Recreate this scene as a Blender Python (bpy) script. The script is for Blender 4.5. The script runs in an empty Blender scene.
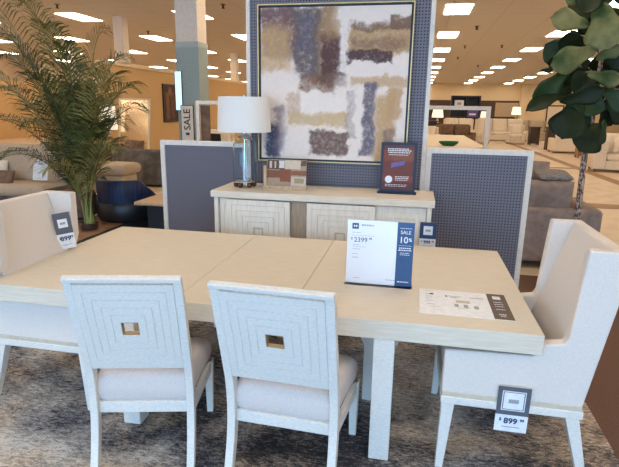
import bpy, bmesh, math, random
from mathutils import Vector, Matrix
random.seed(7)
S = bpy.context.scene
COL = S.collection
PI = math.pi
R = math.radians

# ------------------------------------------------------------------ camera, world, light, exposure
F_PX, PITCH, ROLL, YAW = 511.93, 0.239967, 0.015882, 0.199154
CP = Vector((-0.614484, -2.262663, 1.723081))
_F = Vector((-math.sin(YAW)*math.cos(PITCH), math.cos(YAW)*math.cos(PITCH), -math.sin(PITCH)))
_r = Vector((math.cos(YAW), math.sin(YAW), 0)); _u = _r.cross(_F)
_R = _r*math.cos(ROLL) + _u*math.sin(ROLL); _U = _u*math.cos(ROLL) - _r*math.sin(ROLL)
cam = bpy.data.cameras.new('camera'); cam_o = bpy.data.objects.new('camera', cam); COL.objects.link(cam_o)
cam.sensor_width = 36; cam.sensor_fit = 'HORIZONTAL'; cam.lens = F_PX/619*36
cam.clip_start = .05; cam.clip_end = 200
m3 = Matrix((_R, _U, -_F)).transposed()
cam_o.matrix_world = Matrix.Translation(CP) @ m3.to_4x4()
S.camera = cam_o
def ray(x, y): return _F + _R*((x-309.5)/F_PX) - _U*((y-233.5)/F_PX)
def gp(x, y, z=0.0):
    d = ray(x, y); return CP + d*((z-CP.z)/d.z)
def at(x, y, Y):
    d = ray(x, y); return CP + d*((Y-CP.y)/d.y)

S.view_settings.view_transform = 'Standard'; S.view_settings.look = 'None'
S.view_settings.exposure = -0.32; S.view_settings.gamma = 1.0
S.view_settings.use_curve_mapping = False
w = bpy.data.worlds.new('daylight'); S.world = w; w.use_nodes = True
bg = w.node_tree.nodes['Background']; bg.inputs[0].default_value = (.50, .72, 1, 1); bg.inputs[1].default_value = 0.6
def area(name, loc, rot, sx, sy, power, color):
    l = bpy.data.lights.new(name, 'AREA'); l.shape = 'RECTANGLE'; l.size = sx; l.size_y = sy
    l.energy = power; l.color = color
    o = bpy.data.objects.new(name, l); COL.objects.link(o); o.location = loc; o.rotation_euler = rot
    return o
# daylight of the shop window behind the camera
area('shop_window_daylight', (-1.5, -6.8, 1.7), (R(90), 0, 0), 12, 3.0, 790, (.32, .61, 1))
LAMP = 17.0                     # strength of the fluorescent ceiling lights
LAMP_COL = (1, .84, .645, 1)

# ------------------------------------------------------------------ materials
MATS = {}
def principled(name, rough=.6, metallic=0, spec=.5):
    m = bpy.data.materials.new(name); m.use_nodes = True
    b = m.node_tree.nodes['Principled BSDF']
    b.inputs['Roughness'].default_value = rough; b.inputs['Metallic'].default_value = metallic
    b.inputs['Specular IOR Level'].default_value = spec
    MATS[name] = m
    return m, m.node_tree, b
def ramp(nt, stops):
    n = nt.nodes.new('ShaderNodeValToRGB'); e = n.color_ramp.elements
    while len(e) < len(stops): e.new(.5)
    for k, (p, c) in enumerate(stops):
        e[k].position = p; e[k].color = (*c, 1)
    return n
def noisy(name, c1, c2, scale=8, stretch=(1, 1, 1), rough=.6, bump=.0, bscale=None, metallic=0, detail=4, lo=.35, hi=.65, spec=.5):
    m, nt, b = principled(name, rough, metallic, spec)
    tc = nt.nodes.new('ShaderNodeTexCoord'); mp = nt.nodes.new('ShaderNodeMapping'); mp.inputs['Scale'].default_value = stretch
    n = nt.nodes.new('ShaderNodeTexNoise'); n.inputs['Scale'].default_value = scale; n.inputs['Detail'].default_value = detail
    nt.links.new(tc.outputs['Object'], mp.inputs[0]); nt.links.new(mp.outputs[0], n.inputs['Vector'])
    r = ramp(nt, [(lo, c1), (hi, c2)]); nt.links.new(n.outputs['Fac'], r.inputs[0]); nt.links.new(r.outputs[0], b.inputs['Base Color'])
    if bump:
        n2 = n
        if bscale:
            n2 = nt.nodes.new('ShaderNodeTexNoise'); n2.inputs['Scale'].default_value = bscale; nt.links.new(mp.outputs[0], n2.inputs['Vector'])
        bp = nt.nodes.new('ShaderNodeBump'); bp.inputs['Strength'].default_value = bump; bp.inputs['Distance'].default_value = .01
        nt.links.new(n2.outputs['Fac'], bp.inputs['Height']); nt.links.new(bp.outputs[0], b.inputs['Normal'])
    return m
def flat(name, c, rough=.6, metallic=0, spec=.5):
    return noisy(name, tuple(v*.93 for v in c), tuple(min(1, v*1.05) for v in c), 30, rough=rough, metallic=metallic, spec=spec)

OAK = noisy('whitewashed_oak_table', (.67, .575, .445), (.74, .65, .515), 9, (1, 14, 14), .5, .15, detail=6)
WHITEOAK = noisy('whitewashed_oak', (.70, .66, .59), (.79, .75, .68), 55, (1, 1, 3), .5, .2, 90, detail=5)
SBOAK = noisy('sideboard_oak', (.79, .68, .54), (.88, .78, .65), 8, (9, 9, 1), .5, .05, detail=6)
SBTOP = noisy('sideboard_top_oak', (.72, .61, .47), (.82, .71, .57), 8, (1, 9, 9), .5, .1, detail=6)
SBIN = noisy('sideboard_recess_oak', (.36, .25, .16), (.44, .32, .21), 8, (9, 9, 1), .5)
BRASS = flat('bronze_liner', (.50, .36, .20), .35, .7)
LINEN = noisy('cream_linen', (.70, .62, .55), (.78, .71, .64), 250, rough=.9, bump=.25, bscale=400, spec=.2)
SEATF = noisy('seat_linen', (.66, .57, .52), (.76, .68, .63), 220, rough=.9, bump=.3, bscale=400, spec=.2)
WHITE = flat('white_trim', (.78, .68, .57), .5)
WALL = flat('cream_wall_paint', (.78, .62, .40), .8)
ORANGE = flat('amber_wall_paint', (.62, .40, .18), .8)
TANWALL = flat('tan_wall_paint', (.50, .38, .27), .8)
DARKWALL = flat('dark_brown_wall_paint', (.075, .045, .03), .8)
BLACK = flat('black_lacquer', (.012, .012, .014), .4)
DARKWOOD = noisy('dark_wood', (.035, .02, .014), (.08, .045, .03), 8, (1, 1, 8), .5)
MIDWOOD = noisy('mid_wood', (.22, .11, .05), (.36, .20, .10), 8, (1, 1, 8), .5)
TANWOOD = noisy('tan_wood', (.50, .33, .18), (.62, .43, .25), 8, (8, 1, 1), .5)
NAVYV = noisy('navy_velvet', (.003, .006, .022), (.008, .022, .09), 5, (6, 6, .6), .55, detail=2)
NAVY = flat('navy_ink', (.022, .05, .125), .6)
BLACKNAVY = flat('dark_navy_frame', (.010, .020, .050), .5)
SLATE = flat('slate_ink', (.10, .11, .13), .6)
BROWNINK = flat('brown_ink', (.13, .085, .06), .6)
GREYINK = flat('grey_ink', (.35, .36, .38), .6)
TANINK = flat('tan_ink', (.58, .50, .38), .6)
PAPER = flat('white_paper', (.82, .82, .82), .45)
CREAMF = flat('cream_upholstery', (.80, .70, .57), .9, spec=.2)
BEIGEF = flat('beige_upholstery', (.50, .40, .29), .9, spec=.2)
TAUPEF = noisy('taupe_upholstery', (.24, .18, .15), (.32, .25, .21), 12, rough=.95, spec=.2)
GREYF = noisy('grey_upholstery', (.085, .075, .07), (.16, .145, .14), 6, rough=.95, spec=.2)
BROWNF = noisy('brown_upholstery', (.15, .09, .055), (.24, .15, .10), 12, rough=.95, spec=.2)
THROWF = noisy('grey_throw', (.16, .14, .13), (.30, .26, .24), 25, (1, 5, 1), .95, .4)
CHROME = flat('chrome', (.75, .78, .82), .12, 1)
SHADE = noisy('lamp_shade_fabric', (.80, .76, .69), (.84, .80, .74), 200, rough=.9, spec=.2)
GOLD = flat('gold_frame', (.60, .42, .20), .4, .7)
SILVER = flat('silver_frame', (.62, .60, .56), .35, .6)
GREENPAINT = flat('sage_column_paint', (.33, .40, .38), .7)
STEM = noisy('palm_stem', (.16, .22, .05), (.30, .36, .10), 12, (1, 1, .3), .6)
STEMBASE = noisy('palm_stem_base', (.14, .06, .04), (.24, .13, .07), 18, (1, 1, .3), .7)
FROND = noisy('palm_frond', (.016, .030, .006), (.085, .105, .020), 9, rough=.5, detail=3)
FROND2 = noisy('palm_frond_light', (.11, .11, .025), (.30, .27, .09), 9, rough=.5, detail=3)
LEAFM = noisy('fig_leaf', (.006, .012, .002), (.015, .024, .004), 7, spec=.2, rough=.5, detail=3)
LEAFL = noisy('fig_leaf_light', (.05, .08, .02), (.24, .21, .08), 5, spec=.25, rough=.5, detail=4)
BARK = noisy('fig_bark', (.10, .045, .03), (.50, .38, .30), 55, (1, 1, .5), .8, .5, detail=3, lo=.45, hi=.6)
SOIL = noisy('soil', (.03, .02, .012), (.07, .045, .03), 60, rough=1, bump=.6)
GREEN = flat('green_fabric', (.02, .14, .06), .8)
PURPLE = flat('purple_box', (.12, .08, .30), .6)

def glass(name, col=(1, 1, 1), rough=.0):
    m, nt, b = principled(name, rough)
    b.inputs['Base Color'].default_value = (*col, 1); b.inputs['Transmission Weight'].default_value = 1; b.inputs['IOR'].default_value = 1.3
    return m
CLEAR = glass('clear_acrylic', (1, 1, 1))
DARKBRONZE = flat('dark_bronze', (.12, .07, .05), .25, .8)
GLASS = glass('clear_glass', (.86, .94, 1))
def emis(name, c, s):
    m, nt, b = principled(name); b.inputs['Base Color'].default_value = (.8, .8, .8, 1)
    b.inputs['Emission Color'].default_value = (*c[:3], 1); b.inputs['Emission Strength'].default_value = s
    return m
DIFFUSER = emis('light_diffuser', LAMP_COL, LAMP)
SCREEN = emis('emissive_cyan', (.45, .85, 1), 1.3)
BULBSHADE = emis('lit_lamp_shade', (1, .85, .6), 1.2)

def math_node(nt, op, a, b=None, c=None):
    n = nt.nodes.new('ShaderNodeMath'); n.operation = op
    for k, v in enumerate((a, b, c)):
        if v is None: continue
        if isinstance(v, (int, float)): n.inputs[k].default_value = v
        else: nt.links.new(v, n.inputs[k])
    return n.outputs[0]
def mix(nt, fac, a, b):
    n = nt.nodes.new('ShaderNodeMix'); n.data_type = 'RGBA'
    for inp, v in ((n.inputs[0], fac), (n.inputs[6], a), (n.inputs[7], b)):
        if isinstance(v, (int, float)): inp.default_value = v
        elif isinstance(v, tuple): inp.default_value = (*v, 1)
        else: nt.links.new(v, inp)
    return n.outputs[2]

def pegboard():
    m, nt, b = principled('pegboard_slate', .55)
    tc = nt.nodes.new('ShaderNodeTexCoord'); s = nt.nodes.new('ShaderNodeSeparateXYZ'); nt.links.new(tc.outputs['Object'], s.inputs[0])
    def cell(o):
        v = math_node(nt, 'MULTIPLY', o, 1/.0254); v = math_node(nt, 'FRACT', v); v = math_node(nt, 'SUBTRACT', v, .5)
        return math_node(nt, 'MULTIPLY', v, v)
    d = math_node(nt, 'ADD', cell(s.outputs[0]), cell(s.outputs[2]))
    hole = math_node(nt, 'LESS_THAN', d, .062)
    c = mix(nt, hole, (.165, .147, .168), (.012, .012, .018)); nt.links.new(c, b.inputs['Base Color'])
    return m
PEG = pegboard()

def rug():
    m, nt, b = principled('distressed_rug', .95, spec=.1)
    tc = nt.nodes.new('ShaderNodeTexCoord')
    def ns(scale, det, rough=.6, st=(1, 1, 1), off=0):
        mp = nt.nodes.new('ShaderNodeMapping'); mp.inputs['Scale'].default_value = st; mp.inputs['Location'].default_value = (off, off, 0)
        mp.inputs['Rotation'].default_value = (0, 0, .5)
        nt.links.new(tc.outputs['Object'], mp.inputs[0])
        n = nt.nodes.new('ShaderNodeTexNoise'); n.inputs['Scale'].default_value = scale; n.inputs['Detail'].default_value = det; n.inputs['Roughness'].default_value = rough
        n.inputs['Distortion'].default_value = .6
        nt.links.new(mp.outputs[0], n.inputs['Vector']); return n.outputs['Fac']
    a = ramp(nt, [(.36, (.04, .04, .045)), (.44, (.13, .12, .12)), (.50, (.30, .255, .22)), (.57, (.43, .355, .28)), (.68, (.74, .66, .55))])
    f = math_node(nt, 'MULTIPLY_ADD', ns(1.6, 3), .85, .07)
    f2 = math_node(nt, 'MULTIPLY', ns(22, 6, .8, (1, 2.6, 1), 5), .85)
    f3 = math_node(nt, 'MULTIPLY', ns(90, 3, .8, (1, 1.6, 1), 2), .45)
    t = math_node(nt, 'ADD', math_node(nt, 'ADD', f, f2), f3); t = math_node(nt, 'SUBTRACT', t, .65)
    nt.links.new(t, a.inputs[0])
    tint = ramp(nt, [(.42, (.78, .92, 1.12)), (.58, (1.08, .97, .84))]); nt.links.new(ns(1.1, 2, .5, (1, 1, 1), 9), tint.inputs[0])
    mx = nt.nodes.new('ShaderNodeMix'); mx.data_type = 'RGBA'; mx.blend_type = 'MULTIPLY'; mx.inputs[0].default_value = .8
    nt.links.new(a.outputs[0], mx.inputs[6]); nt.links.new(tint.outputs[0], mx.inputs[7]); nt.links.new(mx.outputs[2], b.inputs['Base Color'])
    bp = nt.nodes.new('ShaderNodeBump'); bp.inputs['Strength'].default_value = .5; bp.inputs['Distance'].default_value = .01
    nt.links.new(t, bp.inputs['Height']); nt.links.new(bp.outputs[0], b.inputs['Normal'])
    return m
RUG = rug()
CARPET = noisy('brown_carpet', (.115, .062, .042), (.20, .115, .078), 160, rough=1, bump=.5, detail=3, spec=.1)
FLOORM = noisy('tan_floor_vinyl', (.54, .42, .29), (.66, .52, .37), 3, rough=.45, detail=3)
STRIPM = noisy('brown_floor_border', (.26, .14, .065), (.34, .19, .09), 6, rough=.6)

def ceiling_mat():
    m, nt, b = principled('ceiling_tile', .95)
    tc = nt.nodes.new('ShaderNodeTexCoord'); s = nt.nodes.new('ShaderNodeSeparateXYZ'); nt.links.new(tc.outputs['Object'], s.inputs[0])
    def line(o, per, wd):
        v = math_node(nt, 'FRACT', math_node(nt, 'DIVIDE', o, per)); return math_node(nt, 'LESS_THAN', v, wd)
    l = math_node(nt, 'MAXIMUM', line(s.outputs[0], 1.22, .018), line(s.outputs[1], .61, .035))
    c = mix(nt, l, (.66, .60, .53), (.54, .48, .42)); nt.links.new(c, b.inputs['Base Color'])
    return m
CEIL = ceiling_mat()

# ------------------------------------------------------------------ mesh helpers
class MB:
    def __init__(s): s.v = []; s.f = []
    def add(s, vs, fs, M=None):
        n = len(s.v)
        s.v += [tuple(M @ Vector(v)) if M else tuple(v) for v in vs]; s.f += [tuple(i+n for i in f) for f in fs]
        return s
    def box(s, x0, x1, y0, y1, z0, z1, M=None):
        vs = [(x, y, z) for z in (z0, z1) for y in (y0, y1) for x in (x0, x1)]
        return s.add(vs, [(0, 2, 3, 1), (4, 5, 7, 6), (0, 1, 5, 4), (2, 6, 7, 3), (0, 4, 6, 2), (1, 3, 7, 5)], M)
    def hexa(s, b, t, M=None):      # bottom quad, top quad (ccw seen from above)
        return s.add(list(b)+list(t), [(3, 2, 1, 0), (4, 5, 6, 7), (0, 1, 5, 4), (1, 2, 6, 5), (2, 3, 7, 6), (3, 0, 4, 7)], M)
    def prism(s, poly, a, b, axis='x', M=None):   # poly of 2-D points, extruded from a to b along the axis
        n = len(poly)
        def mk(p, t): return {'x': (t, p[0], p[1]), 'y': (p[0], t, p[1]), 'z': (p[0], p[1], t)}[axis]
        vs = [mk(p, a) for p in poly] + [mk(p, b) for p in poly]
        fs = [tuple(range(n)), tuple(range(2*n-1, n-1, -1))] + [(i, i+n, (i+1) % n+n, (i+1) % n) for i in range(n)]
        return s.add(vs, fs, M)
    def ring(s, o, i, y0, y1, M=None):            # rectangular frame in xz: o, i = (x0,x1,z0,z1), depth y0..y1
        def q(r, y): return [(r[0], y, r[2]), (r[1], y, r[2]), (r[1], y, r[3]), (r[0], y, r[3])]
        vs = q(o, y0)+q(i, y0)+q(o, y1)+q(i, y1); fs = []
        for k in range(4):
            j = (k+1) % 4
            fs += [(k, j, j+4, k+4), (k+8, k+12, j+12, j+8), (k, k+8, j+8, j), (k+4, j+4, j+12, k+12)]
        return s.add(vs, fs, M)
    def lathe(s, prof, seg=24, M=None):
        vs = []; fs = []; n = len(prof)
        for k in range(seg):
            a = 2*PI*k/seg; vs += [(r*math.cos(a), r*math.sin(a), z) for r, z in prof]
        for k in range(seg):
            j = (k+1) % seg
            for i in range(n-1): fs.append((k*n+i, j*n+i, j*n+i+1, k*n+i+1))
        if prof[0][0] > 1e-6: fs.append(tuple(k*n for k in range(seg))[::-1])
        if prof[-1][0] > 1e-6: fs.append(tuple(k*n+n-1 for k in range(seg)))
        return s.add(vs, fs, M)
    def tube(s, pts, rad, seg=8):
        pts = [Vector(p) for p in pts]; n = len(pts)
        if not isinstance(rad, (list, tuple)): rad = [rad]*n
        vs = []; fs = []
        t0 = (pts[1]-pts[0]).normalized(); nrm = t0.orthogonal().normalized()
        for k in range(n):
            t = (pts[min(k+1, n-1)]-pts[max(k-1, 0)]).normalized()
            nrm = (nrm - t*nrm.dot(t)).normalized(); bn = t.cross(nrm)
            vs += [tuple(pts[k] + (nrm*math.cos(2*PI*q/seg)+bn*math.sin(2*PI*q/seg))*rad[k]) for q in range(seg)]
        for k in range(n-1):
            for q in range(seg):
                r = (q+1) % seg; fs.append((k*seg+q, k*seg+r, (k+1)*seg+r, (k+1)*seg+q))
        fs += [tuple(range(seg))[::-1], tuple((n-1)*seg+q for q in range(seg))]
        return s.add(vs, fs)
    def sweep(s, path, wx, th):   # rectangular post: path of (y,z), width x0..x1, thickness along the normal
        vs = []; fs = []; n = len(path)
        for k, (y, z) in enumerate(path):
            a = Vector(path[max(k-1, 0)]); b = Vector(path[min(k+1, n-1)]); t = (b-a).normalized(); nn = Vector((t.y, -t.x))
            h = th[k] if isinstance(th, (list, tuple)) else th
            p = Vector((y, z)); q = p + nn*h
            if k in (0,): q.y = p.y
            if k == n-1: q.y = p.y
            vs += [(wx[0], p.x, p.y), (wx[1], p.x, p.y), (wx[1], q.x, q.y), (wx[0], q.x, q.y)]
        for k in range(n-1):
            for q in range(4):
                r = (q+1) % 4; fs.append((k*4+q, k*4+r, (k+1)*4+r, (k+1)*4+q))
        fs += [(3, 2, 1, 0), tuple((n-1)*4+q for q in range(4))]
        return s.add(vs, fs)
    def pillow(s, w, d, h, M=None, n=14, pz=2.2, e=6.0):    # soft cushion centred on the origin
        vs = []; fs = []
        for sg in (1, -1):
            base = len(vs)
            for j in range(n+1):
                for i in range(n+1):
                    u = -1+2*i/n; v = -1+2*j/n
                    u = math.sin(u*PI/2); v = math.sin(v*PI/2)
                    z = (max(0, 1-abs(u)**e)*max(0, 1-abs(v)**e))**(1/pz)
                    vs.append((u*w/2, v*d/2, sg*z*h/2))
            for j in range(n):
                for i in range(n):
                    a = base+j*(n+1)+i; q = (a, a+1, a+n+2, a+n+1)
                    fs.append(q if sg > 0 else q[::-1])
        return s.add(vs, fs, M)
    def build(s, name, mat, parent=None, bevel=0, seg=2, smooth=None, loc=None, rot=None):
        me = bpy.data.meshes.new(name); me.from_pydata(s.v, [], s.f); me.validate(); me.update()
        bm = bmesh.new(); bm.from_mesh(me); bmesh.ops.remove_doubles(bm, verts=bm.verts, dist=1e-5)
        bmesh.ops.recalc_face_normals(bm, faces=bm.faces); bm.to_mesh(me); bm.free()
        for mm in (mat if isinstance(mat, (list, tuple)) else [mat]): me.materials.append(mm)
        if bevel or smooth:
            for p in me.polygons: p.use_smooth = True
            me.set_sharp_from_angle(angle=R(smooth or 40))
        o = bpy.data.objects.new(name, me); COL.objects.link(o)
        if bevel:
            b = o.modifiers.new('bevel', 'BEVEL'); b.width = bevel; b.segments = seg; b.limit_method = 'ANGLE'; b.angle_limit = R(35)
            b.use_clamp_overlap = True; b.harden_normals = True
        if parent: o.parent = parent
        if loc: o.location = loc
        if rot: o.rotation_euler = rot
        return o

def tag(o, label=None, cat=None, group=None, kind=None):
    if label: o['label'] = label
    if cat: o['category'] = cat
    if group: o['group'] = group
    if kind: o['kind'] = kind
    return o
def empty(name, loc, rz=0, label=None, cat=None, group=None):
    o = bpy.data.objects.new(name, None); COL.objects.link(o); o.location = loc; o.rotation_euler = (0, 0, rz)
    o.empty_display_size = .1
    return tag(o, label, cat, group)
def copy_tree(o, parent=None):
    c = o.copy(); COL.objects.link(c); c.parent = parent
    for ch in [x for x in bpy.data.objects if x.parent == o and x != c]: copy_tree(ch, c)
    return c
def structure(name, mb, mat, **k): return tag(mb.build(name, mat, **k), kind='structure')
def text_mb(body, size, align='LEFT', extrude=.0006, bold=0.0):
    cu = bpy.data.curves.new('t', 'FONT'); cu.body = body; cu.size = size; cu.align_x = align; cu.extrude = extrude; cu.offset = bold
    cu.resolution_u = 3
    o = bpy.data.objects.new('t', cu); COL.objects.link(o); bpy.context.view_layer.update()
    me = bpy.data.meshes.new_from_object(o.evaluated_get(bpy.context.evaluated_depsgraph_get()))
    mb = MB(); mb.v = [tuple(v.co) for v in me.vertices]; mb.f = [tuple(p.vertices) for p in me.polygons]
    bpy.data.objects.remove(o); bpy.data.meshes.remove(me); bpy.data.curves.remove(cu)
    return mb
UP = Matrix.Rotation(R(90), 4, 'X')      # lying text -> standing, facing -Y
def T(x, y, z): return Matrix.Translation((x, y, z))
def text_part(name, items, mat, parent):  # items: (text, size, x, z, y, align, bold); local xz plane facing -Y
    mb = MB()
    for t, sz, x, z, y, al, bo in items:
        q = text_mb(t, sz, al, bold=bo); mb.add(q.v, q.f, T(x, y, z) @ UP)
    return mb.build(name, mat, parent)

# ------------------------------------------------------------------ the setting
FX0, FX1, FY0, FY1, H = -20.6, 22, -7.2, 46.6, 4.0
structure('floor', MB().box(FX0, FX1, FY0, FY1, -.05, -.002), FLOORM)
structure('ceiling', MB().box(FX0, FX1, FY0, FY1, H, H+.08), CEIL)
structure('wall_left', MB().box(FX0-.2, FX0, FY0, FY1, 0, H), TANWALL)
structure('trim_5', MB().box(FX0, FX0+.03, 8, FY1, 0, 2.85), ORANGE)
structure('wall_partial', MB().box(-8.75, -8.50, 10.2, 38, 0, 2.74), ORANGE)
structure('trim_6', MB().box(-8.80, -8.45, 10.15, 38.05, 2.74, 2.84), WALL)
structure('wall_back', MB().box(FX0, FX1, FY1, FY1+.2, 0, H), WALL)
structure('wall_right', MB().box(FX1, FX1+.2, FY0, FY1, 0, H), WALL)
structure('trim_2', MB().box(-2.5, 8.0, FY1-.06, FY1, 0, 2.62), DARKWALL)
structure('trim_3', MB().box(8.05, 8.55, FY1-.3, FY1, 0, H), WALL, bevel=.01)
# carpeted bay with the rug, border strips in the aisle
structure('floor_carpet', MB().box(-4.78, 2.2, FY0, 3.4, -.002, 0), CARPET)
structure('floor_wood', MB().box(-9.5, -4.80, -1.0, 5.2, -.002, .004), MIDWOOD)
structure('trim_4', MB().box(-4.81, -4.77, -1.0, 5.2, 0, .012), BLACK)
structure('floor_border', MB().box(1.7, 14, 8.0, 8.5, 0, .004).box(4.35, 4.65, 9.5, 30, 0, .004).box(.5, 4.35, 15.2, 15.5, 0, .004), STRIPM)
rg = MB().box(-4.70, .50, -2.6, 2.24, 0, .006).build('area_rug', RUG, bevel=.002)
tag(rg, 'large distressed rug in greys, blues and tans under the dining table', 'rug')

tag(MB().box(-4.765, -3.06, 3.42, 5.6, .0, .012).build('dark_floor_sheet', BLACK), 'black sheet added to darken the floor under the navy barrel chair and low tan table', 'rug')  # thin black sheet added to darken the bright floor under chair and table
# ceiling lights on the shop's grid
ROWN = {-6: 'leftmost row, over the amber wall', -5: 'row above the palm', -4: 'row left of the slim post', -3: 'row between palm and column',
        -2: 'row just right of the column', -1: 'row behind the tall panel', 0: 'row beside the tall panel',
        1: 'row running toward the fig tree', 2: 'row behind the fig leaves', 3: 'row at the far right', 4: 'row along the right wall'}
ORD = ['nearest', 'second nearest', 'third nearest', 'fourth nearest', 'fifth nearest', 'sixth nearest', 'seventh nearest', 'eighth nearest', 'ninth nearest', 'tenth nearest', 'eleventh nearest', 'twelfth nearest', 'thirteenth nearest']
def make_light():
    t = empty('ceiling_light', (0, 0, 0))
    MB().ring((-.34, .34, -.66, .66), (-.29, .29, -.61, .61), -.02, .0, Matrix.Rotation(R(-90), 4, 'X')).build('frame', WHITE, t)
    MB().box(-.29, .29, -.61, .61, -.012, -.004).build('diffuser', DIFFUSER, t)
    return t
l0 = make_light(); first = True
for kx in range(-6, 5):
    vis = 0; out = 0
    for ky in range(-4, 9):
        x = .15+3.27*kx; y = 10.9+4.23*ky
        if y < FY0+1: continue
        d = Vector((x, y, H))-CP; dz = d.dot(_F)
        px = 309.5+F_PX*d.dot(_R)/dz if dz > 0 else -999; py = 233.5-F_PX*d.dot(_U)/dz if dz > 0 else -999
        t = l0 if first else copy_tree(l0); first = False
        t.location = (x, y, H-.001)
        if -10 < px < 629 and -8 < py < 200:
            lab = 'bright ceiling light, %s visible in the %s' % (ORD[vis], ROWN[kx]); vis += 1
        else:
            lab = 'unseen overhead ceiling light, %s of the %s' % (ORD[out], ROWN[kx]); out += 1
        tag(t, lab, 'ceiling light', 'recessed ceiling lights')
# sprinkler heads
def make_sprinkler():
    t = empty('fire_sprinkler', (0, 0, 0))
    MB().lathe([(.06, 0), (.06, -.015), (.025, -.025)], 14).build('escutcheon', MIDWOOD, t)
    MB().lathe([(.025, -.02), (.022, -.08), (.045, -.085), (.045, -.095), (0, -.095)], 12).build('head', BLACK, t)
    return t
s0 = make_sprinkler()
for k, (x, y, lab) in enumerate([(477, 26, 'nearest dark sprinkler head on the ceiling right of the tall panel'), (465, 45.5, 'dark sprinkler head second along the line right of the tall panel'),
        (502, 45, 'dark round sprinkler head by itself midway to the fig tree'), (458, 57, 'small dark sprinkler head third along the line beside the tall panel'), (478, 65, 'small dark sprinkler head low on the ceiling between two light rows'),
        (57, 4, 'dark sprinkler head at the top left above the palm'), (54, 33, 'dark sprinkler head just above the palm fronds'), (148, 31, 'dark sprinkler head left of the white column'), (223, 4, 'dark sprinkler head between the white column and the tall panel')]):
    t = s0 if k == 0 else copy_tree(s0); p = gp(x, y, H); t.location = (p.x, p.y, H-.001)
    tag(t, lab, 'sprinkler', 'ceiling sprinkler heads')

# columns
def column(name, x, y, s, label, green=False, base=0):
    t = empty(name, (x, y, base), 0, label, 'column')
    if green:
        MB().box(-s/2, s/2, -s/2, s/2, 2.72, H-.002).build('upper_shaft', WHITE, t, .008)
        MB().box(-s/2-.01, s/2+.01, -s/2-.01, s/2+.01, 0, 2.72).build('lower_cladding', GREENPAINT, t, .006)
        MB().box(-s/2-.014, s/2+.014, -s/2-.014, s/2+.014, 2.66, 2.75).build('trim_band', flat('pale_green_band', (.42, .48, .45)), t, .004)
    else:
        MB().box(-s/2, s/2, -s/2, s/2, .12, H-base-.002).build('shaft', WHITE, t, .008)
        MB().box(-s/2-.02, s/2+.02, -s/2-.02, s/2+.02, 0, .12).build('base', WHITE, t, .006)
    return t
c6 = at(183, 60, 6.0)
column('square_column', -4.62+.24, 6.2, .38, 'square column, white above and sage green below, behind the left pegboard panel', True)
column('square_column', -8.50, 10.95, .28, base=2.84, label= 'slim white post standing above the palm fronds')
column('square_column', -8.60, 20.1, .28, base=2.84, label= 'distant white post between the column and the tall pegboard panel')
column('square_column', -15.8, 19.3, .30, 'distant white post among the palm fronds')
q = MB().box(-.055, .055, -.008, .012, 0, .62).build('cyan_strip', SCREEN, None)
sc_ = empty('emissive_panel', (-4.545, 5.985, 1.66), 0, 'narrow glowing cyan panel on the sage green column', 'sign')  # emissive cyan strip set on the front of the green column
q.name = 'emissive_face'; q.parent = sc_
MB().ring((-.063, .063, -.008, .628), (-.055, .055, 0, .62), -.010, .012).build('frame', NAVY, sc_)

# ------------------------------------------------------------------ pegboard partitions
PY = 2.297
def partition(x0, x1, y, z1, label, trim=.045, group=None):
    t = empty('pegboard_partition', ((x0+x1)/2, y, 0), 0, label, 'partition', group); w = (x1-x0)/2
    MB().box(-w+trim*.6, w-trim*.6, .012, .034, .08, z1-trim*.6).build('pegboard', PEG, t)
    MB().ring((-w, w, 0, z1), (-w+trim, w-trim, .08, z1-trim), 0, .06).build('frame', WHITE, t, .003)
    return t
partition(-3.005, -2.135, PY, 1.408, 'low slate pegboard partition with white frame, left of the lamp')
partition(-.518, .352, PY, 1.408, 'low slate pegboard partition with white frame, behind the right table end')
partition(-2.125, -.522, PY-.02, 2.95, 'tall slate pegboard partition with white edges carrying the abstract painting', trim=.036)
# open-topped partitions one bay further back
def open_partition(x0, x1, y, z1, label, side=False):
    t = empty('open_frame_partition', ((x0+x1)/2, y, 0), 0, label, 'partition'); w = (x1-x0)/2
    MB().ring((-w, w, 0, z1), (-w+.045, w-.045, 1.15, z1-.045), 0, .06).build('frame', WHITE, t, .003)
    MB().box(-w+.04, w-.04, .065, .08, .08, 1.15).build('lower_panel', PEG, t)
    if side: MB().box(-w+.02, -w+.15, .08, .11, 1.1, z1-.06).build('side_panel', BROWNF, t)
    return t
open_partition(-.56, .20, 4.0, 1.775, 'white open frame partition at right, sofas seen through it')
open_partition(-3.38, -2.2, 4.0, 1.795, 'white open frame partition at left behind the lamp shade', True)

# ------------------------------------------------------------------ dining table
TL, TW, TH, TT = 2.926, 1.436, .76, .097
t = empty('dining_table', (-TL/2, TW/2, 0.006), 0, 'long whitewashed oak dining table with one leaf and square legs', 'table')
hz = TH-.006
for a, b, nm in ((-TL/2, -1.78+TL/2, 'tabletop'), (-1.7775+TL/2, -1.1725+TL/2, 'table_leaf'), (-1.17+TL/2, TL/2, 'tabletop')):
    MB().box(a, b, -TW/2, TW/2, hz-TT, hz).build(nm, OAK, t, .004)
MB().box(-.98, .78, -TW/2+.10, TW/2-.10, hz-TT-.012, hz-TT).build('under_frame', WHITEOAK, t)
for x, y in ((-.652+TL/2-.05, .055), (-2.06+TL/2, .055), (-.652+TL/2-.05, TW-.07), (-2.06+TL/2, TW-.07)):
    MB().box(x-.05, x+.05, y-TW/2-.05, y-TW/2+.05, 0, hz-TT).build('leg', WHITEOAK, t, .004)
MB().prism([(-.03, 0), (.03, 0), (.03, .36), (.05, .40), (.05, hz-TT), (-.05, hz-TT), (-.05, .40), (-.03, .36)], -.04, .04, 'y', T(-.81+TL/2, -.14, 0)).build('centre_leg', WHITEOAK, t, .003)

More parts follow.
